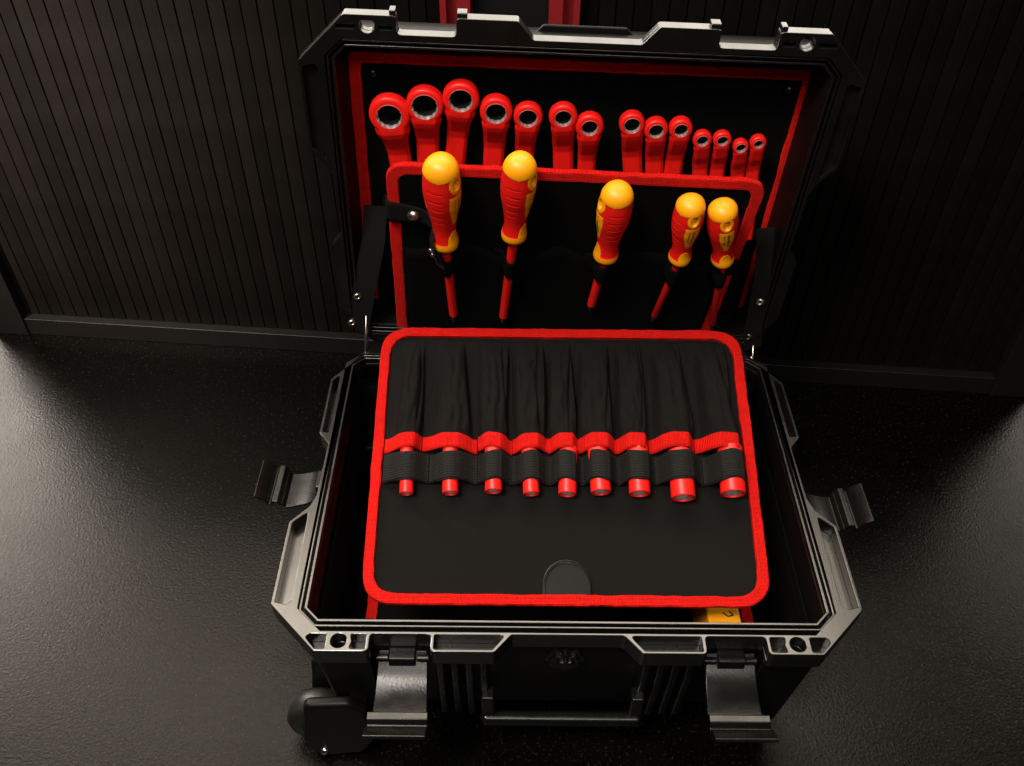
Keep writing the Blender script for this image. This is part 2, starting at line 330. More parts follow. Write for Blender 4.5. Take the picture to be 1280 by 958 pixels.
# latches, swung open and out
def latch(mat, sc=1.0):
    w = 0.0235
    prof = [(0.000, -0.026), (0.010, -0.035), (0.022, -0.0415), (0.036, -0.0455), (0.046, -0.0465), (0.0480, -0.0415), (0.050, -0.0385)]
    def ribbon(pr, th, w0, w1):
        n = len(pr); up_ = [(d*sc, z) for d, z in pr]; L = []
        for i, (d, z) in enumerate(up_):
            ww = w0+(w1-w0)*i/(n-1)
            p0 = up_[max(i-1, 0)]; p1 = up_[min(i+1, n-1)]; tx, tz = p1[0]-p0[0], p1[1]-p0[1]; l = math.hypot(tx, tz) or 1
            nx, nz = -tz/l*th, tx/l*th
            L.append([(-ww, -d-nx, z+nz), (ww, -d-nx, z+nz), (ww, -d+nx, z-nz), (-ww, -d+nx, z-nz)])
        return MB().loops(L)
    o = ribbon(prof, 0.0016, 0.0205, w).build('latch', 'plastic_gloss', case, bevel=0.0009, matrix=mat)
    I = Matrix.Identity(4)
    m = ribbon([(0.050, -0.0385), (0.0535, -0.0325), (0.0575, -0.0325), (0.060, -0.0375), (0.064, -0.0375), (0.067, -0.030), (0.078, -0.0225)], 0.0017, w+0.0008, w+0.0012)
    m.build('latch_lip', 'plastic_gloss', o, bevel=0.0008, matrix=I)
    MB().box(-0.0115, 0.0115, -0.011, 0.004, -0.034, -0.022).build('hinge_block', 'plastic_gloss', o, bevel=0.0015, matrix=I)
    for s in (-1, 1): MB().lathe([(0.0035, 0), (0.0035, 0.010)], 14, Matrix.Translation((s*0.017-0.005, -0.005, -0.030)) @ Matrix.Rotation(R(90), 4, 'Y')).build('hinge_pin', 'plastic_gloss', o, bevel=0.0005, matrix=I)
    return o
for s in (-1, 1):
    latch(baseM @ Matrix.Translation((s*0.1378, -0.3585, 0.0)))
    latch(baseM @ Matrix.Translation((s*0.2296, -0.176 if s < 0 else -0.199, -0.002)) @ Matrix.Rotation(R(90*s), 4, 'Z') @ Matrix.Diagonal((0.95, 0.85, 0.8, 1)))
# wheels on the left edge, in housings
for yy in (-0.350, -0.045):
    wm = baseM @ Matrix.Translation((-0.2245, yy, -0.1575)) @ Matrix.Rotation(R(90), 4, 'X')
    wh = MB().lathe([(0.012, -0.012), (0.020, -0.0135), (0.0285, -0.012), (0.0318, -0.008), (0.0325, 0.0), (0.0318, 0.008), (0.0285, 0.012), (0.020, 0.0135), (0.012, 0.012), (0.012, -0.012)], 48).build('wheel', 'tyre', case, smooth=True, matrix=wm)
    MB().lathe([(0.004, -0.0145), (0.0118, -0.0145), (0.0118, 0.0145), (0.004, 0.0145), (0.004, -0.0145)], 32).build('hub', 'plastic_gloss', wh, bevel=0.0006, matrix=Matrix.Identity(4))
    # housing: an arched cover in front of and behind the wheel
    m = MB()
    for y0, y1 in ((-0.0270, -0.0165), (0.0165, 0.024)):
        arc = [(0.002, -0.0285), (-0.0095, -0.020), (-0.0130, 0.0), (-0.0105, 0.020), (-0.0075, 0.040), (-0.005, 0.066), (0.036, 0.070), (0.050, 0.055), (0.052, 0.0), (0.040, -0.022), (0.010, -0.0285)]
        arc = round_poly(arc, 0.008, 4)
        m.loops([[(x, y, z) for x, z in arc] for y in (y0, y1)])
    hs = m.build('wheel_housing', 'plastic', case, bevel=0.0052, matrix=baseM @ Matrix.Translation((-0.2245, yy, -0.1575)), seg=4)
    MB().loops([[(x, y, z) for x, z in ((0.0345, -0.02), (0.050, 0.0), (0.048, 0.05), (0.0345, 0.062))] for y in (-0.0163, 0.0163)]).build('housing_bridge', 'plastic', hs, matrix=Matrix.Identity(4))
    MB().lathe([(0.0, 0.0035), (0.003, 0.003), (0.0046, 0.001), (0.0046, -0.003)], 20, Matrix.Translation((0.004, -0.027, -0.018)) @ Matrix.Rotation(R(90), 4, 'X')).build('axle_screw', 'chrome', hs, smooth=True, matrix=Matrix.Identity(4))
# lid straps with eyelets, and steel stays
def strap(pts, w, name, eyel, parent=case):
    # pts in lid coordinates (x, y, z)
    L = []
    for i, p in enumerate(pts):
        p = Vector(p); d = (Vector(pts[min(i+1, len(pts)-1)])-Vector(pts[max(i-1, 0)])).normalized()
        s = d.cross(Vector((0.25 if p.x > 0 else -0.25, 0, 1))).normalized(); n = s.cross(d).normalized()
        L.append([p-s*w+n*0.0008, p+s*w+n*0.0008, p+s*w-n*0.0008, p-s*w-n*0.0008])
    o = MB().loops(L).build(name, 'fabric', parent, bevel=0.0004, matrix=lidM)
    for e in eyel:
        MB().lathe([(0.0017, 0.0004), (0.0026, 0.0018), (0.0040, 0.0014), (0.0044, 0.0), (0.0044, -0.001), (0.0017, -0.001), (0.0017, 0.0004)], 24, Matrix.Translation(e) @ Matrix.Rotation(R(20 if e[0] < 0 else -20), 4, 'Y')).build('eyelet', 'steel', o, smooth=True, matrix=Matrix.Identity(4))
strap([(-0.196, 0.165, -0.028), (-0.198, 0.135, -0.012), (-0.2035, 0.11, -0.004), (-0.212, 0.07, 0.0), (-0.2195, 0.03, 0.0), (-0.2215, 0.018, 0.0)], 0.0125, 'lid_strap', [(-0.2185, 0.068, 0.001), (-0.2275, 0.030, 0.001)])
strap([(0.207, 0.155, -0.028), (0.210, 0.13, -0.012), (0.211, 0.11, -0.004), (0.213, 0.075, 0.0), (0.2165, 0.035, 0.0), (0.2215, 0.010, 0.0)], 0.0105, 'lid_strap', [(0.2142, 0.079, 0.001), (0.2118, 0.0285, 0.001)])
for s in (-1, 1):
    m = MB()
    a, c = ((-0.2050, 0.0, 0.042), (-0.2128, -0.022, -0.050)) if s < 0 else ((0.2140, -0.010, 0.014), (0.2160, -0.030, -0.045))
    m.tube([a, Vector(a).lerp(Vector(c), 0.35)+Vector((s*0.0006, 0, 0)), c, (c[0]-s*0.004, c[1]-0.004, c[2]-0.012)], 0.0010, 8)
    m.tube([Vector(a)+Vector((s*0.0018, 0.002, -0.018)), Vector(a)+Vector((s*0.0030, -0.004, -0.040))], 0.0012, 8)
    m.build('lid_stay', 'steel', case, smooth=True, matrix=baseM)

# ------------------------------------------------------------------ tool boards
def rrect(x0, x1, y0, y1, r, n=8): return round_poly([(x0, y0), (x1, y0), (x1, y1), (x0, y1)], r, n)
def wavy(pts, amp, seed, step=0.004):
    out = []; n = len(pts); d = 0.0
    for i in range(n):
        a = Vector(pts[i]); c = Vector(pts[(i+1) % n]); L = (c-a).length; k = max(1, int(L/step))
        nrm = Vector(((c-a).y, -(c-a).x)).normalized() if L > 0 else Vector((0, 0))
        for q in range(k):
            p = a.lerp(c, q/k); out.append(tuple(p+nrm*amp*(noise.noise(Vector((p.x*70, p.y*70, seed)))+0.5*noise.noise(Vector((p.x*240, p.y*240, seed+5))))))
    return out
def binding(parent, x0, x1, y0, y1, r, w, th, z=0.0, name='binding'):
    me = outline_mesh(name, [wavy(rrect(x0, x1, y0, y1, r), 0.0007, 1.3), wavy(rrect(x0+w, x1-w, y0+w, y1-w, max(0.001, r-w*0.8)), 0.0009, 7.7)], th, 0.0012)
    bm = bmesh.new(); bm.from_mesh(me); bmesh.ops.triangulate(bm, faces=bm.faces); bm.to_mesh(me); bm.free()
    o = finish(name, me, 'web', parent, matrix=Matrix.Translation((0, 0, z)))
    e = w*0.70; path = rrect(x0+e, x1-e, y0+e, y1-e, max(0.001, r-e)); m = MB()      # row of stitches
    n = len(path)
    for i in range(n):
        a = Vector(path[i]); c = Vector(path[(i+1) % n]); L = (c-a).length; k = int(L/0.0034)
        if k < 1: continue
        d = (c-a).normalized(); s_ = Vector((-d.y, d.x))*0.00035
        for q in range(k):
            p = a.lerp(c, (q+0.2)/k); p2 = p+d*0.0021
            m.add([(*(p-s_), -0.0004), (*(p+s_), -0.0004), (*(p2+s_), -0.0004), (*(p2-s_), -0.0004), (*(p-s_*0.4+d*0.0004), 0.00035), (*(p+s_*0.4+d*0.0004), 0.00035), (*(p2+s_*0.4-d*0.0004), 0.00035), (*(p2-s_*0.4-d*0.0004), 0.00035)],
                  [(4, 5, 6, 7), (0, 1, 5, 4), (1, 2, 6, 5), (2, 3, 7, 6), (3, 0, 4, 7)])
    st = m.build('stitching', 'thread', o, matrix=Matrix.Identity(4)); st['kind'] = 'stuff'
    return o
def panel(parent, x0, x1, y0, y1, r, th, mat='fabric', z=0.0, name='board_panel'):
    return finish(name, outline_mesh(name, [rrect(x0, x1, y0, y1, r)], th, 0.0004), mat, parent, matrix=Matrix.Translation((0, 0, z)))

# wrench board fixed in the lid
wbM = lidM @ Matrix.Translation((0, 0, -0.045))
wb = empty('wrench_board', 'black board with dark red edging lining the open lid, carrying the ring spanners', 'tool board', wbM)
panel(wb, -0.211, 0.217, 0.006, 0.318, 0.004, 0.004, 'liner', -0.002)
binding(wb, -0.2145, 0.2205, 0.004, 0.3205, 0.006, 0.0112, 0.0062, -0.0005)
for x in (-0.192, 0.198):
    MB().lathe([(0.0, 0.0035), (0.003, 0.003), (0.0048, 0.001), (0.0048, -0.003)], 20, Matrix.Translation((x, 0.300, 0))).build('snap_button', 'plastic_gloss', wb, smooth=True, matrix=Matrix.Identity(4))
o = MB().grid(60, 8, lambda u, v: (-0.19+0.385*u, 0.02+0.150*v, 0.003+0.012*math.sin(math.pi*min(1, v*1.0))**0.5+0.003*math.sin(u*44))).build('spanner_pocket', 'liner', wb, smooth=True, solid=0.001, matrix=Matrix.Identity(4))

# screwdriver board, leaning forward out of the lid
sex = Vector((0.9987, 0.0116, -0.0493)).normalized(); sev = Vector((0.0506, -0.2281, 0.9723)).normalized(); sen = sex.cross(sev).normalized(); sex = sev.cross(sen)
sbM = frame((-0.0012, 0.02, 0.012), sex, sev, sen)
sb = empty('screwdriver_board', 'black board with red edging leaning out of the lid, carrying five screwdrivers', 'tool board', sbM)
panel(sb, -0.171, 0.171, -0.035, 0.228, 0.017, 0.004, 'liner', -0.001)
binding(sb, -0.1745, 0.1745, -0.038, 0.2315, 0.021, 0.0112, 0.0062, 0.0002)
def pocket_top(u):
    x = -0.165+0.33*u
    return 0.1265+0.009*math.cos((x+0.0073)*2*math.pi/0.0962)*smoothstep(-0.12, -0.085, x)
MB().grid(90, 10, lambda u, v: (-0.160+0.32*u, -0.03+(pocket_top(u)+0.03)*v, 0.0022+0.0035*v*(0.6+0.4*math.sin(u*50)))).build('screwdriver_pocket', 'liner', sb, smooth=True, solid=0.0012, matrix=Matrix.Identity(4))
# snap tab at the left edge
tab = MB().grid(24, 6, lambda u, v: (-0.1765+0.047*u, 0.1640+0.0255*v-0.010*u*u*v, 0.0045+0.003*u+0.006*smoothstep(0.75, 1, u)-0.009*smoothstep(0.06, 0.0, u))).build('snap_tab', 'fabric', sb, smooth=True, solid=0.0016, matrix=Matrix.Identity(4))
MB().lathe([(0.0, 0.0045), (0.003, 0.0040), (0.0056, 0.0016), (0.0060, 0.0), (0.0060, -0.002)], 28, Matrix.Translation((-0.1500, 0.1755, 0.0075))).build('snap_rivet', 'steel', tab, smooth=True, matrix=Matrix.Identity(4))
pts = [(-0.134, 0.176, 0.008), (-0.131, 0.168, 0.014), (-0.1325, 0.157, 0.022), (-0.1315, 0.146, 0.028), (-0.127, 0.136, 0.031), (-0.121, 0.131, 0.031)]
L = []
for i, p in enumerate(pts):
    p = Vector(p); d = (Vector(pts[min(i+1, 5)])-Vector(pts[max(i-1, 0)])).normalized(); s = d.cross(Vector((-1, 0, 0.35))).normalized(); n = s.cross(d)
    L.append([p-s*0.0065+n*0.0007, p+s*0.0065+n*0.0007, p+s*0.0065-n*0.0007, p-s*0.0065-n*0.0007])
ks = MB().loops(L).build('keeper_strap', 'elastic', sb, bevel=0.0004, matrix=Matrix.Identity(4))
for e in ((-0.1338, 0.150, 0.0275), (-0.1312, 0.1465, 0.0305)):
    MB().lathe([(0.0, 0.001), (0.0022, 0.0006), (0.0026, -0.001)], 14, Matrix.Translation(e) @ Matrix.Rotation(R(-35), 4, 'Y')).build('strap_stud', 'steel', ks, smooth=True, matrix=Matrix.Identity(4))

# ------------------------------------------------------------------ ring spanners
def spanner(x, y, hole, outer, bx, by, bw, label):
    Ri = hole/2*0.98; Ro = outer/2; T = 0.0135 if outer > 0.028 else 0.0115 if outer > 0.02 else 0.009
    ang = math.atan2(bx-x, y-by)                         # lean of the shank
    mat = lidM @ Matrix.Translation((x, y, -0.023)) @ Matrix.Rotation(ang, 4, 'Z')
    e = empty('ring_spanner', label, 'spanner', mat, 'insulated ring spanners lined up in the lid')
    m = MB(); h = T/2; c = min(0.0035, (Ro-Ri)*0.5)
    m.lathe([(Ri, -h), (Ro-c, -h), (Ro-c*0.3, -h+c*0.3), (Ro, -h+c), (Ro, h-c), (Ro-c*0.3, h-c*0.3), (Ro-c, h), (Ri, h), (Ri, -h)], 56)
    L = []; ln = math.hypot(bx-x, by-y)
    keys = [(-Ri*0.86, 0.0, 0.50*Ro, h*0.98, 0), (-Ri-0.002, 0.0, 0.86*Ro, h*0.985, 0), (-Ro*1.0, -0.0003, 0.74*Ro+0.08*bw, h*0.96, 0), (-Ro-0.006, -0.0018, 0.40*Ro+0.27*bw, h*0.80, 0), (-Ro-0.013, -0.0055, 0.10*Ro+0.46*bw, 0.0048, 0),
            (-Ro-0.022, -0.0100, 0.52*bw, 0.0043, 0), (-Ro-0.030, -0.0122, 0.5*bw, 0.0042, 0), (-ln-0.02, -0.0130, 0.5*bw, 0.0042, 0), (-ln-0.075, -0.0130, 0.47*bw, 0.004, 0)]
    keys = keys[1:]
    for yy, zz, hw, ht, _ in keys:
        k = min(ht*0.8, hw*0.35)
        L.append([(-hw+k, yy, zz-ht), (hw-k, yy, zz-ht), (hw, yy, zz-ht+k), (hw, yy, zz+ht-k), (hw-k, yy, zz+ht), (-hw+k, yy, zz+ht), (-hw, yy, zz+ht-k), (-hw, yy, zz-ht+k)])
    m.loops(L)
    me = bpy.data.meshes.new('body'); me.from_pydata(m.v, [], m.f)
    o = bpy.data.objects.new('body', me); COL.objects.link(o)
    rm = o.modifiers.new('r', 'REMESH'); rm.mode = 'VOXEL'; rm.voxel_size = 0.0007
    sm = o.modifiers.new('s', 'SMOOTH'); sm.factor = 0.6; sm.iterations = 7
    bpy.context.view_layer.update()
    me2 = bpy.data.meshes.new_from_object(o.evaluated_get(bpy.context.evaluated_depsgraph_get()))
    bpy.data.objects.remove(o); me2.name = 'body'
    finish('body', me2, 'redp', e, smooth=True)
    # twelve-point steel ring let into the head
    m = MB(); n = 96; L = []
    for k in range(n):
        a = 2*math.pi*k/n; tri = abs(((k/n*12) % 1)-0.5)*2
        ri = Ri*(0.925+0.06*tri); ca, sa = math.cos(a), math.sin(a)
        L.append([(ri*ca, ri*sa, h-0.0022), (Ri*1.06*ca, Ri*1.06*sa, h+0.0004), (Ri*1.09*ca, Ri*1.09*sa, h-0.002), (Ri*1.02*ca, Ri*1.02*sa, h-0.0042), (ri*ca, ri*sa, h-0.0042)])
    m.loops(L, ring=True).build('steel_ring', 'bright_steel', e, matrix=Matrix.Identity(4))
    MB().lathe([(Ri*0.93, -h+0.0004), (Ri*1.04, -h+0.0004), (Ri*1.04, h-0.0043), (Ri*0.93, h-0.0043), (Ri*0.93, -h+0.0004)], 40).build('bore', 'bore', e, matrix=Matrix.Identity(4))  # tube of even dark colour in the hole behind the steel ring
SP = [(-0.1755, 0.2721, 0.0231, 0.0388, -0.1695, 0.2159, 0.0224), (-0.1424, 0.2833, 0.0237, 0.0350, -0.1419, 0.2198, 0.0222), (-0.1092, 0.2911, 0.0213, 0.0338, -0.1151, 0.2183, 0.0206),
      (-0.0765, 0.2796, 0.0193, 0.0305, -0.0773, 0.2181, 0.0208), (-0.0465, 0.2752, 0.0172, 0.0275, -0.0475, 0.2239, 0.0194), (-0.0137, 0.2766, 0.0157, 0.0269, -0.0083, 0.2165, 0.0202),
      (0.0119, 0.2677, 0.0151, 0.0270, 0.0149, 0.2148, 0.0181), (0.0514, 0.2719, 0.0150, 0.0240, 0.0615, 0.2122, 0.0195), (0.0748, 0.2671, 0.0136, 0.0226, 0.0834, 0.2104, 0.0181),
      (0.0981, 0.2689, 0.0128, 0.0219, 0.1019, 0.2103, 0.0181), (0.1206, 0.2580, 0.0107, 0.0183, 0.1292, 0.2105, 0.0152), (0.1396, 0.2588, 0.0099, 0.0175, 0.1462, 0.2103, 0.0145),
      (0.1588, 0.2519, 0.0092, 0.0150, 0.1673, 0.2094, 0.0138), (0.1746, 0.2569, 0.0084, 0.0155, 0.1820, 0.2091, 0.0137)]
ordn = ['first', 'second', 'third', 'fourth', 'fifth', 'sixth', 'seventh', 'eighth', 'ninth', 'tenth', 'eleventh', 'twelfth', 'thirteenth', 'fourteenth']
for i, a in enumerate(SP):
    if i == 0: lb = 'red ring spanner at the large end of the spanner row, leaning outward'
    elif i == 13: lb = 'smallest red ring spanner, at the end of the spanner row'
    else: lb = '%s red ring spanner along the row counted from the largest end' % ordn[i]
    spanner(*a, lb)

# ------------------------------------------------------------------ screwdrivers
PROF = [(0, 0), (0.14, 0.965), (0.24, 1.03), (0.34, 1.045), (0.46, 0.985), (0.56, 0.86), (0.66, 0.75), (0.74, 0.675), (0.81, 0.655), (0.87, 0.69), (0.92, 0.755), (0.965, 0.775), (0.99, 0.72), (1.0, 0.55)]
def prof(t):
    if t < 0.14: return 0.965*(1-(1-t/0.14)**2.15)**(1/2.15)
    for (a, ra), (b_, rb) in zip(PROF, PROF[1:]):
        if t <= b_:
            k = (t-a)/(b_-a); return ra+(rb-ra)*(k if a < 0.1 else k)
    return PROF[-1][1]
PS = [prof(i/400) for i in range(401)]
for _ in range(60): PS = PS[:58]+[(PS[i-1]+2*PS[i]+PS[i+1])/4 for i in range(58, 396)]+PS[396:]
def screwdriver(collar, top, tip, rad, label_deg, label, off_c=0.0150, off_t=0.0185, shaft_r=0.0036):
    c = Vector((collar[0], collar[1], off_c)); t = Vector((top[0], top[1], off_t))
    ax = (t-c); Ln = ax.length; ax.normalize()
    n = Vector((0, 0, 1)); n = (n-ax*n.dot(ax)).normalized(); xr = ax.cross(n)*-1   # xr to the right
    xr = n.cross(ax)*-1 if False else ax.cross(n)
    loc = sbM @ Matrix(((xr.x, n.x, ax.x, c.x), (xr.y, n.y, ax.y, c.y), (xr.z, n.z, ax.z, c.z), (0, 0, 0, 1)))
    e = empty('screwdriver', label, 'screwdriver', loc, 'insulated screwdrivers on the leaning board')
    # local: x right, y to the viewer, z along the axis to the butt; label direction
    NT, NA = 180, 160; th0 = R(label_deg)
    def dth(th):
        d = (th-th0+math.pi) % (2*math.pi)-math.pi; return d
    def kind(tt, d):
        arc = d*0.0172*prof(tt)
        zt = tt*Ln
        lug_c = 0.190*Ln
        if tt < 0.135-0.01*math.cos(3*d): return 'cap'
        if (arc/0.0080)**2+((zt-lug_c)/(0.098*Ln))**2 < 1: return 'cap'
        w = 0.0088*(1-smoothstep(0.40, 0.72, tt)*0.80)
        if 0.308 < tt < 0.66 and abs(arc) < w: return 'label'
        if tt > 0.905 or (tt > 0.76 and (arc/0.0085)**2+((1-tt)/0.24)**2 < 1): return 'collar'
        return 'grip'
    def rr(tt, th):
        d = dth(th); r = rad*(PS[min(399, int(tt*400))]*(1-(tt*400) % 1)+PS[min(400, int(tt*400)+1)]*((tt*400) % 1) if tt > 0.142 else prof(tt))*(1+0.022*math.cos(3*d))
        k = kind(tt, d)
        if k == 'label': r += 0.0001
        if k == 'collar': r += 0.0005
        if k == 'cap': r += 0.0003
        arc = d*0.0172*prof(tt); hz = (tt-0.195)*Ln
        q = (arc/0.0038)**2+(hz/0.0056)**2
        if q < 1: r -= 0.0055*(1-q)**0.4
        if k == 'grip' and tt < 0.72:
            for off in (R(75), -R(75), R(180)):
                dd = (d-off+math.pi) % (2*math.pi)-math.pi
                if abs(dd) < 0.42:
                    for g in (0.26, 0.355, 0.45, 0.545, 0.62):
                        if abs(tt-g) < 0.0065: r -= 0.0006
        return max(r, 0.00005)
    ts = [0.0002]+[(i/NT) for i in range(1, NT)]+[0.9995]
    V = []; F = {'cap': [], 'grip': [], 'label': [], 'collar': []}
    for tt in ts:
        for k in range(NA):
            th = 2*math.pi*k/NA; r = rr(tt, th); V.append((r*math.cos(th), r*math.sin(th), Ln*(1-tt)))
    for i in range(len(ts)-1):
        for k in range(NA):
            k2 = (k+1) % NA; tm = (ts[i]+ts[i+1])/2; dm = dth(2*math.pi*(k+0.5)/NA)
            F[kind(tm, dm)].append((i*NA+k, i*NA+k2, (i+1)*NA+k2, (i+1)*NA+k))
    F['cap'].append(tuple(range(NA))); F['collar'].append(tuple((len(ts)-1)*NA+k for k in range(NA))[::-1])
    objs = {}
    for k, nm, mt in (('cap', 'butt_cap', 'yel'), ('grip', 'grip', 'redp'), ('label', 'label_plate', 'yel'), ('collar', 'collar', 'yel')):
        used = sorted({v for f in F[k] for v in f}); mp = {v: i for i, v in enumerate(used)}
        objs[k] = MB().add([V[v] for v in used], [tuple(mp[v] for v in f) for f in F[k]]).build(nm, mt, e, smooth=True, matrix=Matrix.Identity(4))
    # print on the label plate: two rows of small black characters along the handle
    m = MB(); rnd = random.Random(int(rad*1e6)+int(label_deg))
    for row, (a0, hgt, tmax) in enumerate(((-0.0014, 0.0024, 0.56), (0.0028, 0.0011, 0.52))):
        tt = 0.345
        while tt < tmax:
            wd = (0.0020 if row == 0 else 0.0013)/Ln
            for sx, sy in ((0, 0), (0.5, rnd.choice((-0.3, 0.3))), (1, 0)):
                if rnd.random() < 0.2: continue
                hh = hgt*rnd.uniform(0.35, 0.5)
                ta = tt+wd*sx*0.8; tb = ta+wd*0.38
                r = rad*PS[int((ta+tb)/2*400)]*1.022+0.0003
                def P(aa, t_): th = th0+aa/r; return (r*math.cos(th), r*math.sin(th), Ln*(1-t_))
                ce = a0+sy*hgt*0.4
                m.add([P(ce-hh, ta), P(ce+hh, ta), P(ce+hh, tb), P(ce-hh, tb)], [(0, 1, 2, 3)])
            tt += wd*1.75
    m.build('label_print', 'ink', objs['label'], matrix=Matrix.Identity(4))
    # shaft runs down to the tip
    tp = loc.inverted() @ (sbM @ Vector((tip[0], tip[1], 0.0075)))
    d = tp.normalized(); Ls = tp.length; q = Vector((0, 0, 1)).rotation_difference(d).to_matrix().to_4x4()
    MB().lathe([(shaft_r*1.0, -0.004), (shaft_r, Ls-0.012), (shaft_r*0.72, Ls-0.0105)], 24, q).build('shaft', 'redp', e, smooth=False, bevel=0.0004, matrix=Matrix.Identity(4))
    MB().lathe([(shaft_r*0.68, Ls-0.0106), (shaft_r*0.62, Ls-0.004), (shaft_r*0.25, Ls+0.002)], 16, q).build('tip', 'dark_steel', e, matrix=Matrix.Identity(4))
    # elastic loop on the board that holds the shaft
    return loc, d
SD = [((-0.1197, 0.146), (-0.1236, 0.2600), (-0.1112, 0.0150), 0.0166, 36, 'screwdriver with the thickest handle, held by a strap beside the snap tab'),
      ((-0.0546, 0.161), (-0.0545, 0.2660), (-0.0585, 0.0150), 0.0153, 34, 'upright screwdriver with its bare red shaft showing above the elastic, beside the strapped one'),
      ((0.0365, 0.138), (0.0348, 0.2370), (0.0335, 0.0420), 0.0153, 162, 'lone leaning screwdriver in the middle of the board, its printed plate turned away'),
      ((0.1095, 0.139), (0.1030, 0.2260), (0.1036, 0.0270), 0.0139, 76, 'tilted short screwdriver with printed yellow plate, between the lone one and the endmost one'),
      ((0.1525, 0.139), (0.1318, 0.2215), (0.1715, 0.0170), 0.0140, 80, 'endmost short screwdriver with printed yellow plate, close beside the red edging')]
for c, t, tp, rad, dg, lb in SD:
    screwdriver(c, t, tp, rad, dg, lb, shaft_r=0.0045 if rad > 0.015 else 0.0036)
    k = 0.8; x = c[0]+(tp[0]-c[0])*0.22; y = 0.107 if c[1] > 0.15 else 0.106
    y += 0.0105
    MB().grid(28, 4, lambda u, v: (x-0.017+0.034*u, y-0.0115+0.023*v, 0.003+0.0190*math.exp(-((u-0.5)/0.19)**4))).build('elastic_loop', 'liner', sb, smooth=True, solid=0.0012, matrix=Matrix.Identity(4))

# ------------------------------------------------------------------ socket board lying across the base
kev = Vector((0, 0.9417, 0.3365)).normalized(); kex = Vector((1, 0, 0)); ken = kex.cross(kev)
kbM = frame((0, -0.321, -0.015), kex, kev, ken)
kb = empty('socket_board', 'black board with bright red edging, pleated pockets and a row of sockets', 'tool board', kbM)
panel(kb, -0.174, 0.176, 0.003, 0.271, 0.026, 0.004, 'fabric', -0.001)
binding(kb, -0.1772, 0.1785, -0.0005, 0.2745, 0.030, 0.0095, 0.0064, 0.0030)
# finger patch at the lower edge
def patch(sc):
    pts = [(0.0012+0.0212*sc*math.cos(a), 0.0165+0.0235*sc*math.sin(a)) for a in [R(k*6) for k in range(0, 31)]]
    return pts+[(0.0012-0.0212*sc, 0.007-0.004*(1-sc)), (0.0012+0.0212*sc, 0.007-0.004*(1-sc))]
finish('finger_patch', outline_mesh('finger_patch', [patch(1.0)], 0.0022, 0.0004), 'plastic', kb, matrix=Matrix.Translation((0, 0, 0.0014)))
finish('patch_rim', outline_mesh('patch_rim', [patch(1.0), patch(0.86)], 0.0016, 0.0006), 'plastic_gloss', kb, matrix=Matrix.Translation((0, 0, 0.0026)))
MOUTH = [-0.1664, -0.1315, -0.0794, -0.0474, -0.0138, 0.0137, 0.0503, 0.0794, 0.1226, 0.1660]
LOOP = [-0.1662, -0.1238, -0.0789, -0.0472, -0.0133, 0.0165, 0.0501, 0.0841, 0.1284, 0.1660]
SK = [(-0.1425, 0.1052, 0.0128), (-0.1028, 0.1056, 0.0148), (-0.0638, 0.1075, 0.0159), (-0.0297, 0.1055, 0.0150), (0.0028, 0.1051, 0.0168), (0.0332, 0.1069, 0.0188), (0.0679, 0.1057, 0.0195), (0.1067, 0.1015, 0.0224), (0.1518, 0.1058, 0.0232)]
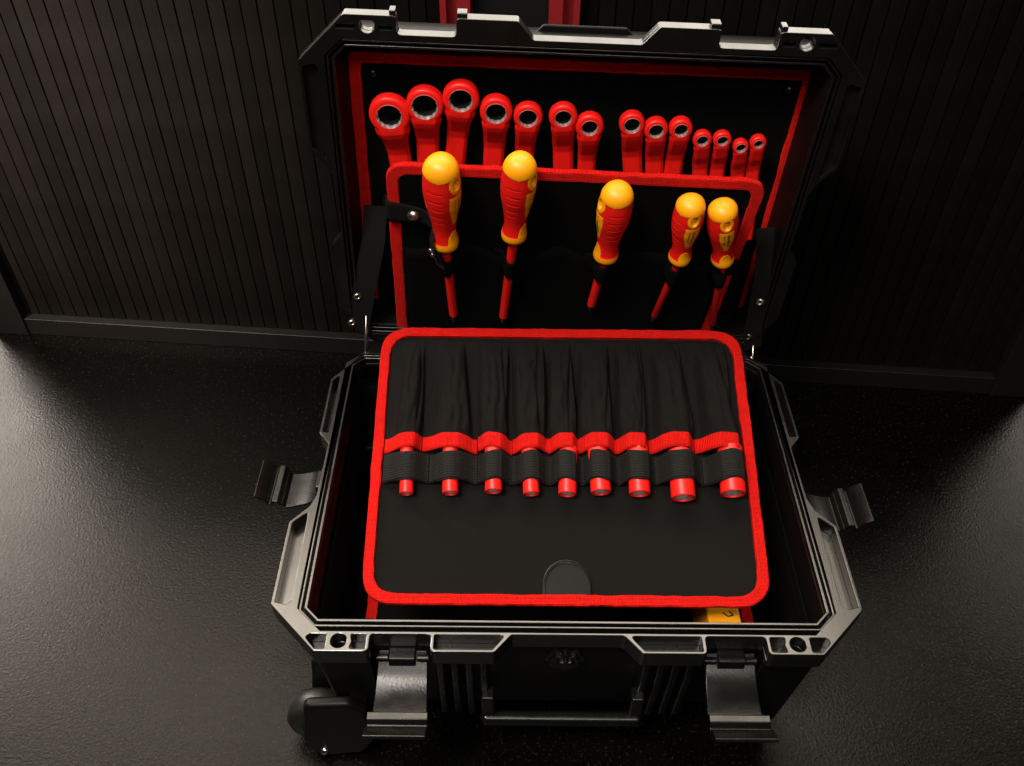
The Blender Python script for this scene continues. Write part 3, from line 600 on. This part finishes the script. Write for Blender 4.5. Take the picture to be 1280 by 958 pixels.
for i in range(9):
    u0, u1 = MOUTH[i], MOUTH[i+1]; sx, sy, dia = SK[i]; w = u1-u0; rnd = random.Random(40+i)
    uc = (sx-u0)/w; hw = dia*0.62/w; top_shift = rnd.uniform(-0.10, 0.10); hm = dia*0.88
    skew = rnd.uniform(-0.004, 0.004)
    def hgt(u, v):                                       # v: 0 at the mouth, 1 at the sewn top
        cc = uc+(0.42+top_shift-uc)*smoothstep(0.0, 1.0, v); hh = hw*(1-0.25*v)
        e0 = 0.05+0.10*v
        g_ = math.exp(-v*9); lo = max(0.0, cc-hh-0.5); hi = min(1.0, cc+hh+0.5)
        wide = smoothstep(lo, cc-hh*0.45, u)*(1-smoothstep(cc+hh*0.45, hi, u))
        ul = max(0.03, uc-hw-0.16)+0.05*math.sin(v*2.3+i)+0.04*v; ur = min(0.93, uc+hw+0.10)-0.06*v+0.05*math.sin(v*3.1+2*i)
        pl = smoothstep(ul-0.09, ul+0.10, u)*(1-smoothstep(ur-0.03, ur+0.05, u))
        dome = 0.75+0.25*math.sin(math.pi*max(0, min(1, (u-ul)/(ur-ul))))
        h = hm*(1-v)**0.8*(wide*g_+pl*(1-g_)*dome*0.75)+(0.0085*pl*(1-g_)*dome+0.0022*wide*g_)*smoothstep(0.0, 0.30, 1-v)
        pl = pl*(1-g_)+wide*g_
        h += (0.0022*noise.noise(Vector((u*w*170, v*4.5, i*3.1)))+0.0010*noise.noise(Vector((u*w*300+v*6, v*16, i*7.7))))*min(1, (1-v)*4)*smoothstep(0.0, 0.10, v)*(0.35+pl)
        h -= 0.0035*math.exp(-((u-0.80-0.10*math.sin(v*3+i))/0.045)**2)*min(1, (1-v)*5)*min(1, v*6)
        h -= 0.0
        return 0.0008+max(0.0, h)
    def hmouth(u): return hgt(u, 0.0)
    pk = MB().grid(56, 40, lambda u, v: (u0+w*u, 0.151+skew*(u-0.5)+(0.2610-0.151)*v, hgt(u, v))).build('pocket', 'fabric', kb, smooth=True, solid=0.0008, matrix=Matrix.Identity(4))
    MB().grid(56, 4, lambda u, v: (u0+w*(0.012+0.976*u), 0.1405+skew*(u-0.5)+0.0140*v, hgt(u, 0.0 if v < 0.6 else 0.02)*(1.0-0.06*(1-v))+0.0014)).build('pocket_edging', 'web', pk, smooth=True, solid=0.0018, matrix=Matrix.Identity(4))
    # elastic loop
    l0, l1 = LOOP[i], LOOP[i+1]; r = dia/2
    def eh(x):
        d = abs(x-sx)
        if d < r*0.72: return r+math.sqrt(max(0, (r+0.0012)**2-d*d))
        y1 = r+math.sqrt((r+0.0012)**2-(r*0.72)**2); edge = min(sx-l0, l1-sx) if False else (sx-l0 if x < sx else l1-sx)
        k = (d-r*0.72)/max(1e-5, edge-r*0.72); k = min(1, k)
        val = 0.0016+(y1-0.0016)*(1-smoothstep(0, 1, k**0.8))
        if d < r*1.02: val = max(val, r+math.sqrt(max(0, (r*1.02)**2-d*d))+0.0022)
        return val
    MB().grid(48, 8, lambda u, v: (l0+(l1-l0)*(0.006+0.988*u), 0.1095+0.028*v+0.0008*math.sin(u*9+i), eh(l0+(l1-l0)*u)+0.0009+0.0006*math.sin(v*3.1))).build('elastic_loop', 'elastic', kb, smooth=True, solid=0.0012, matrix=Matrix.Identity(4))
    # socket
    nm = ['smallest red insulated socket, at the narrow end of the socket row'] + ['%s red insulated socket along the row counted from the narrow end' % ordn[k] for k in range(1, 8)] + ['widest red insulated socket, at the thick end of the socket row']
    sM = kbM @ Matrix.Translation((sx, sy-0.0075, r+0.0022)) @ Matrix.Rotation(R(-90), 4, 'X') @ Matrix.Rotation(R(rnd.uniform(-3, 3)), 4, 'Y')
    e = empty('socket', nm[i], 'socket', sM, 'red insulated sockets held by the elastic')
    ro = r*0.97
    MB().lathe([(ro*0.78, 0.011), (ro*0.78, 0.0012), (ro*0.83, 0.0), (ro*0.94, 0.0), (ro, 0.0012), (ro, 0.0445), (ro*0.94, 0.046), (ro*0.70, 0.046), (ro*0.70, 0.011), (ro*0.78, 0.011)], 40).build('sleeve', 'redp', e, bevel=0.0003, matrix=Matrix.Identity(4))
    L = []
    for zz in (0.0016, 0.014):
        L.append([(ro*0.76*math.cos(2*math.pi*k/48), ro*0.76*math.sin(2*math.pi*k/48), zz) for k in range(48)])
    def hexr(a):
        a = a % (math.pi/3)-math.pi/6; return ro*0.60/math.cos(a)
    for zz in (0.014, 0.0022):
        L.append([(hexr(2*math.pi*k/48)*math.cos(2*math.pi*k/48), hexr(2*math.pi*k/48)*math.sin(2*math.pi*k/48), zz) for k in range(48)])
    MB().loops(L, ring=True).build('steel_core', 'bright_steel', e, matrix=Matrix.Identity(4))
    MB().lathe([(0.0, 0.0125), (ro*0.7, 0.0125), (ro*0.7, 0.0165), (0, 0.0165)], 24).build('core_floor', 'dark_steel', e, matrix=Matrix.Identity(4))
    if i == 4:
        m = MB()
        for dx in (-0.0008, 0.0012):
            for (a, b_) in ((dx, dx+0.0006),):
                th = [-math.pi/2+a/ro, -math.pi/2+b_/ro]
                m.add([((ro+0.0001)*math.cos(t_), (ro+0.0001)*math.sin(t_), z_) for z_ in (0.003, 0.0065) for t_ in th], [(0, 1, 3, 2)])
        m.build('size_mark', 'ink', e, matrix=Matrix.Identity(4))

# ------------------------------------------------------------------ what lies deeper in the base
MB().loops([octagon(-0.0035-0.004*k, z) for k, z in ((2.2, -0.142), (0, -0.040), (-0.3, -0.040), (1.95, -0.1425))]).build('tub_shade_sheet', 'liner', case, matrix=baseM)  # dark sheet added so the inside of the tub reads as shade
lb_ = empty('lower_board', 'black board with red edging lying flat in the bottom of the case', 'tool board', Matrix.Translation((0, 0, H-0.105)))
panel(lb_, -0.184, 0.184, -0.318, -0.035, 0.012, 0.004, 'liner', -0.001)
binding(lb_, -0.1875, 0.1875, -0.3215, -0.032, 0.015, 0.0105, 0.0062, 0.0002)
yt = empty('yellow_tool_case', 'yellow plastic tool with a small black mark peeking out under the socket board', 'yellow tool', Matrix.Translation((0.1428, -0.2995, H-0.1015)) @ Matrix.Rotation(R(1), 4, 'Z'))
MB().box(-0.0148, 0.0148, -0.031, 0.031, 0.0, 0.060).build('body', 'yel', yt, bevel=0.003, seg=3, matrix=Matrix.Identity(4))
m = MB()
for a, b_ in (((-0.001, -0.010), (0.003, -0.014)), ((0.003, -0.014), (0.008, -0.013)), ((0.005, -0.008), (0.008, -0.013))):
    a = Vector((*a, 0.0602)); b_ = Vector((*b_, 0.0602)); s = (b_-a).cross(Vector((0, 0, 1))).normalized()*0.0007
    m.add([a-s, a+s, b_+s, b_-s], [(0, 1, 2, 3)])
m.build('printed_mark', 'ink', yt, matrix=Matrix.Identity(4))
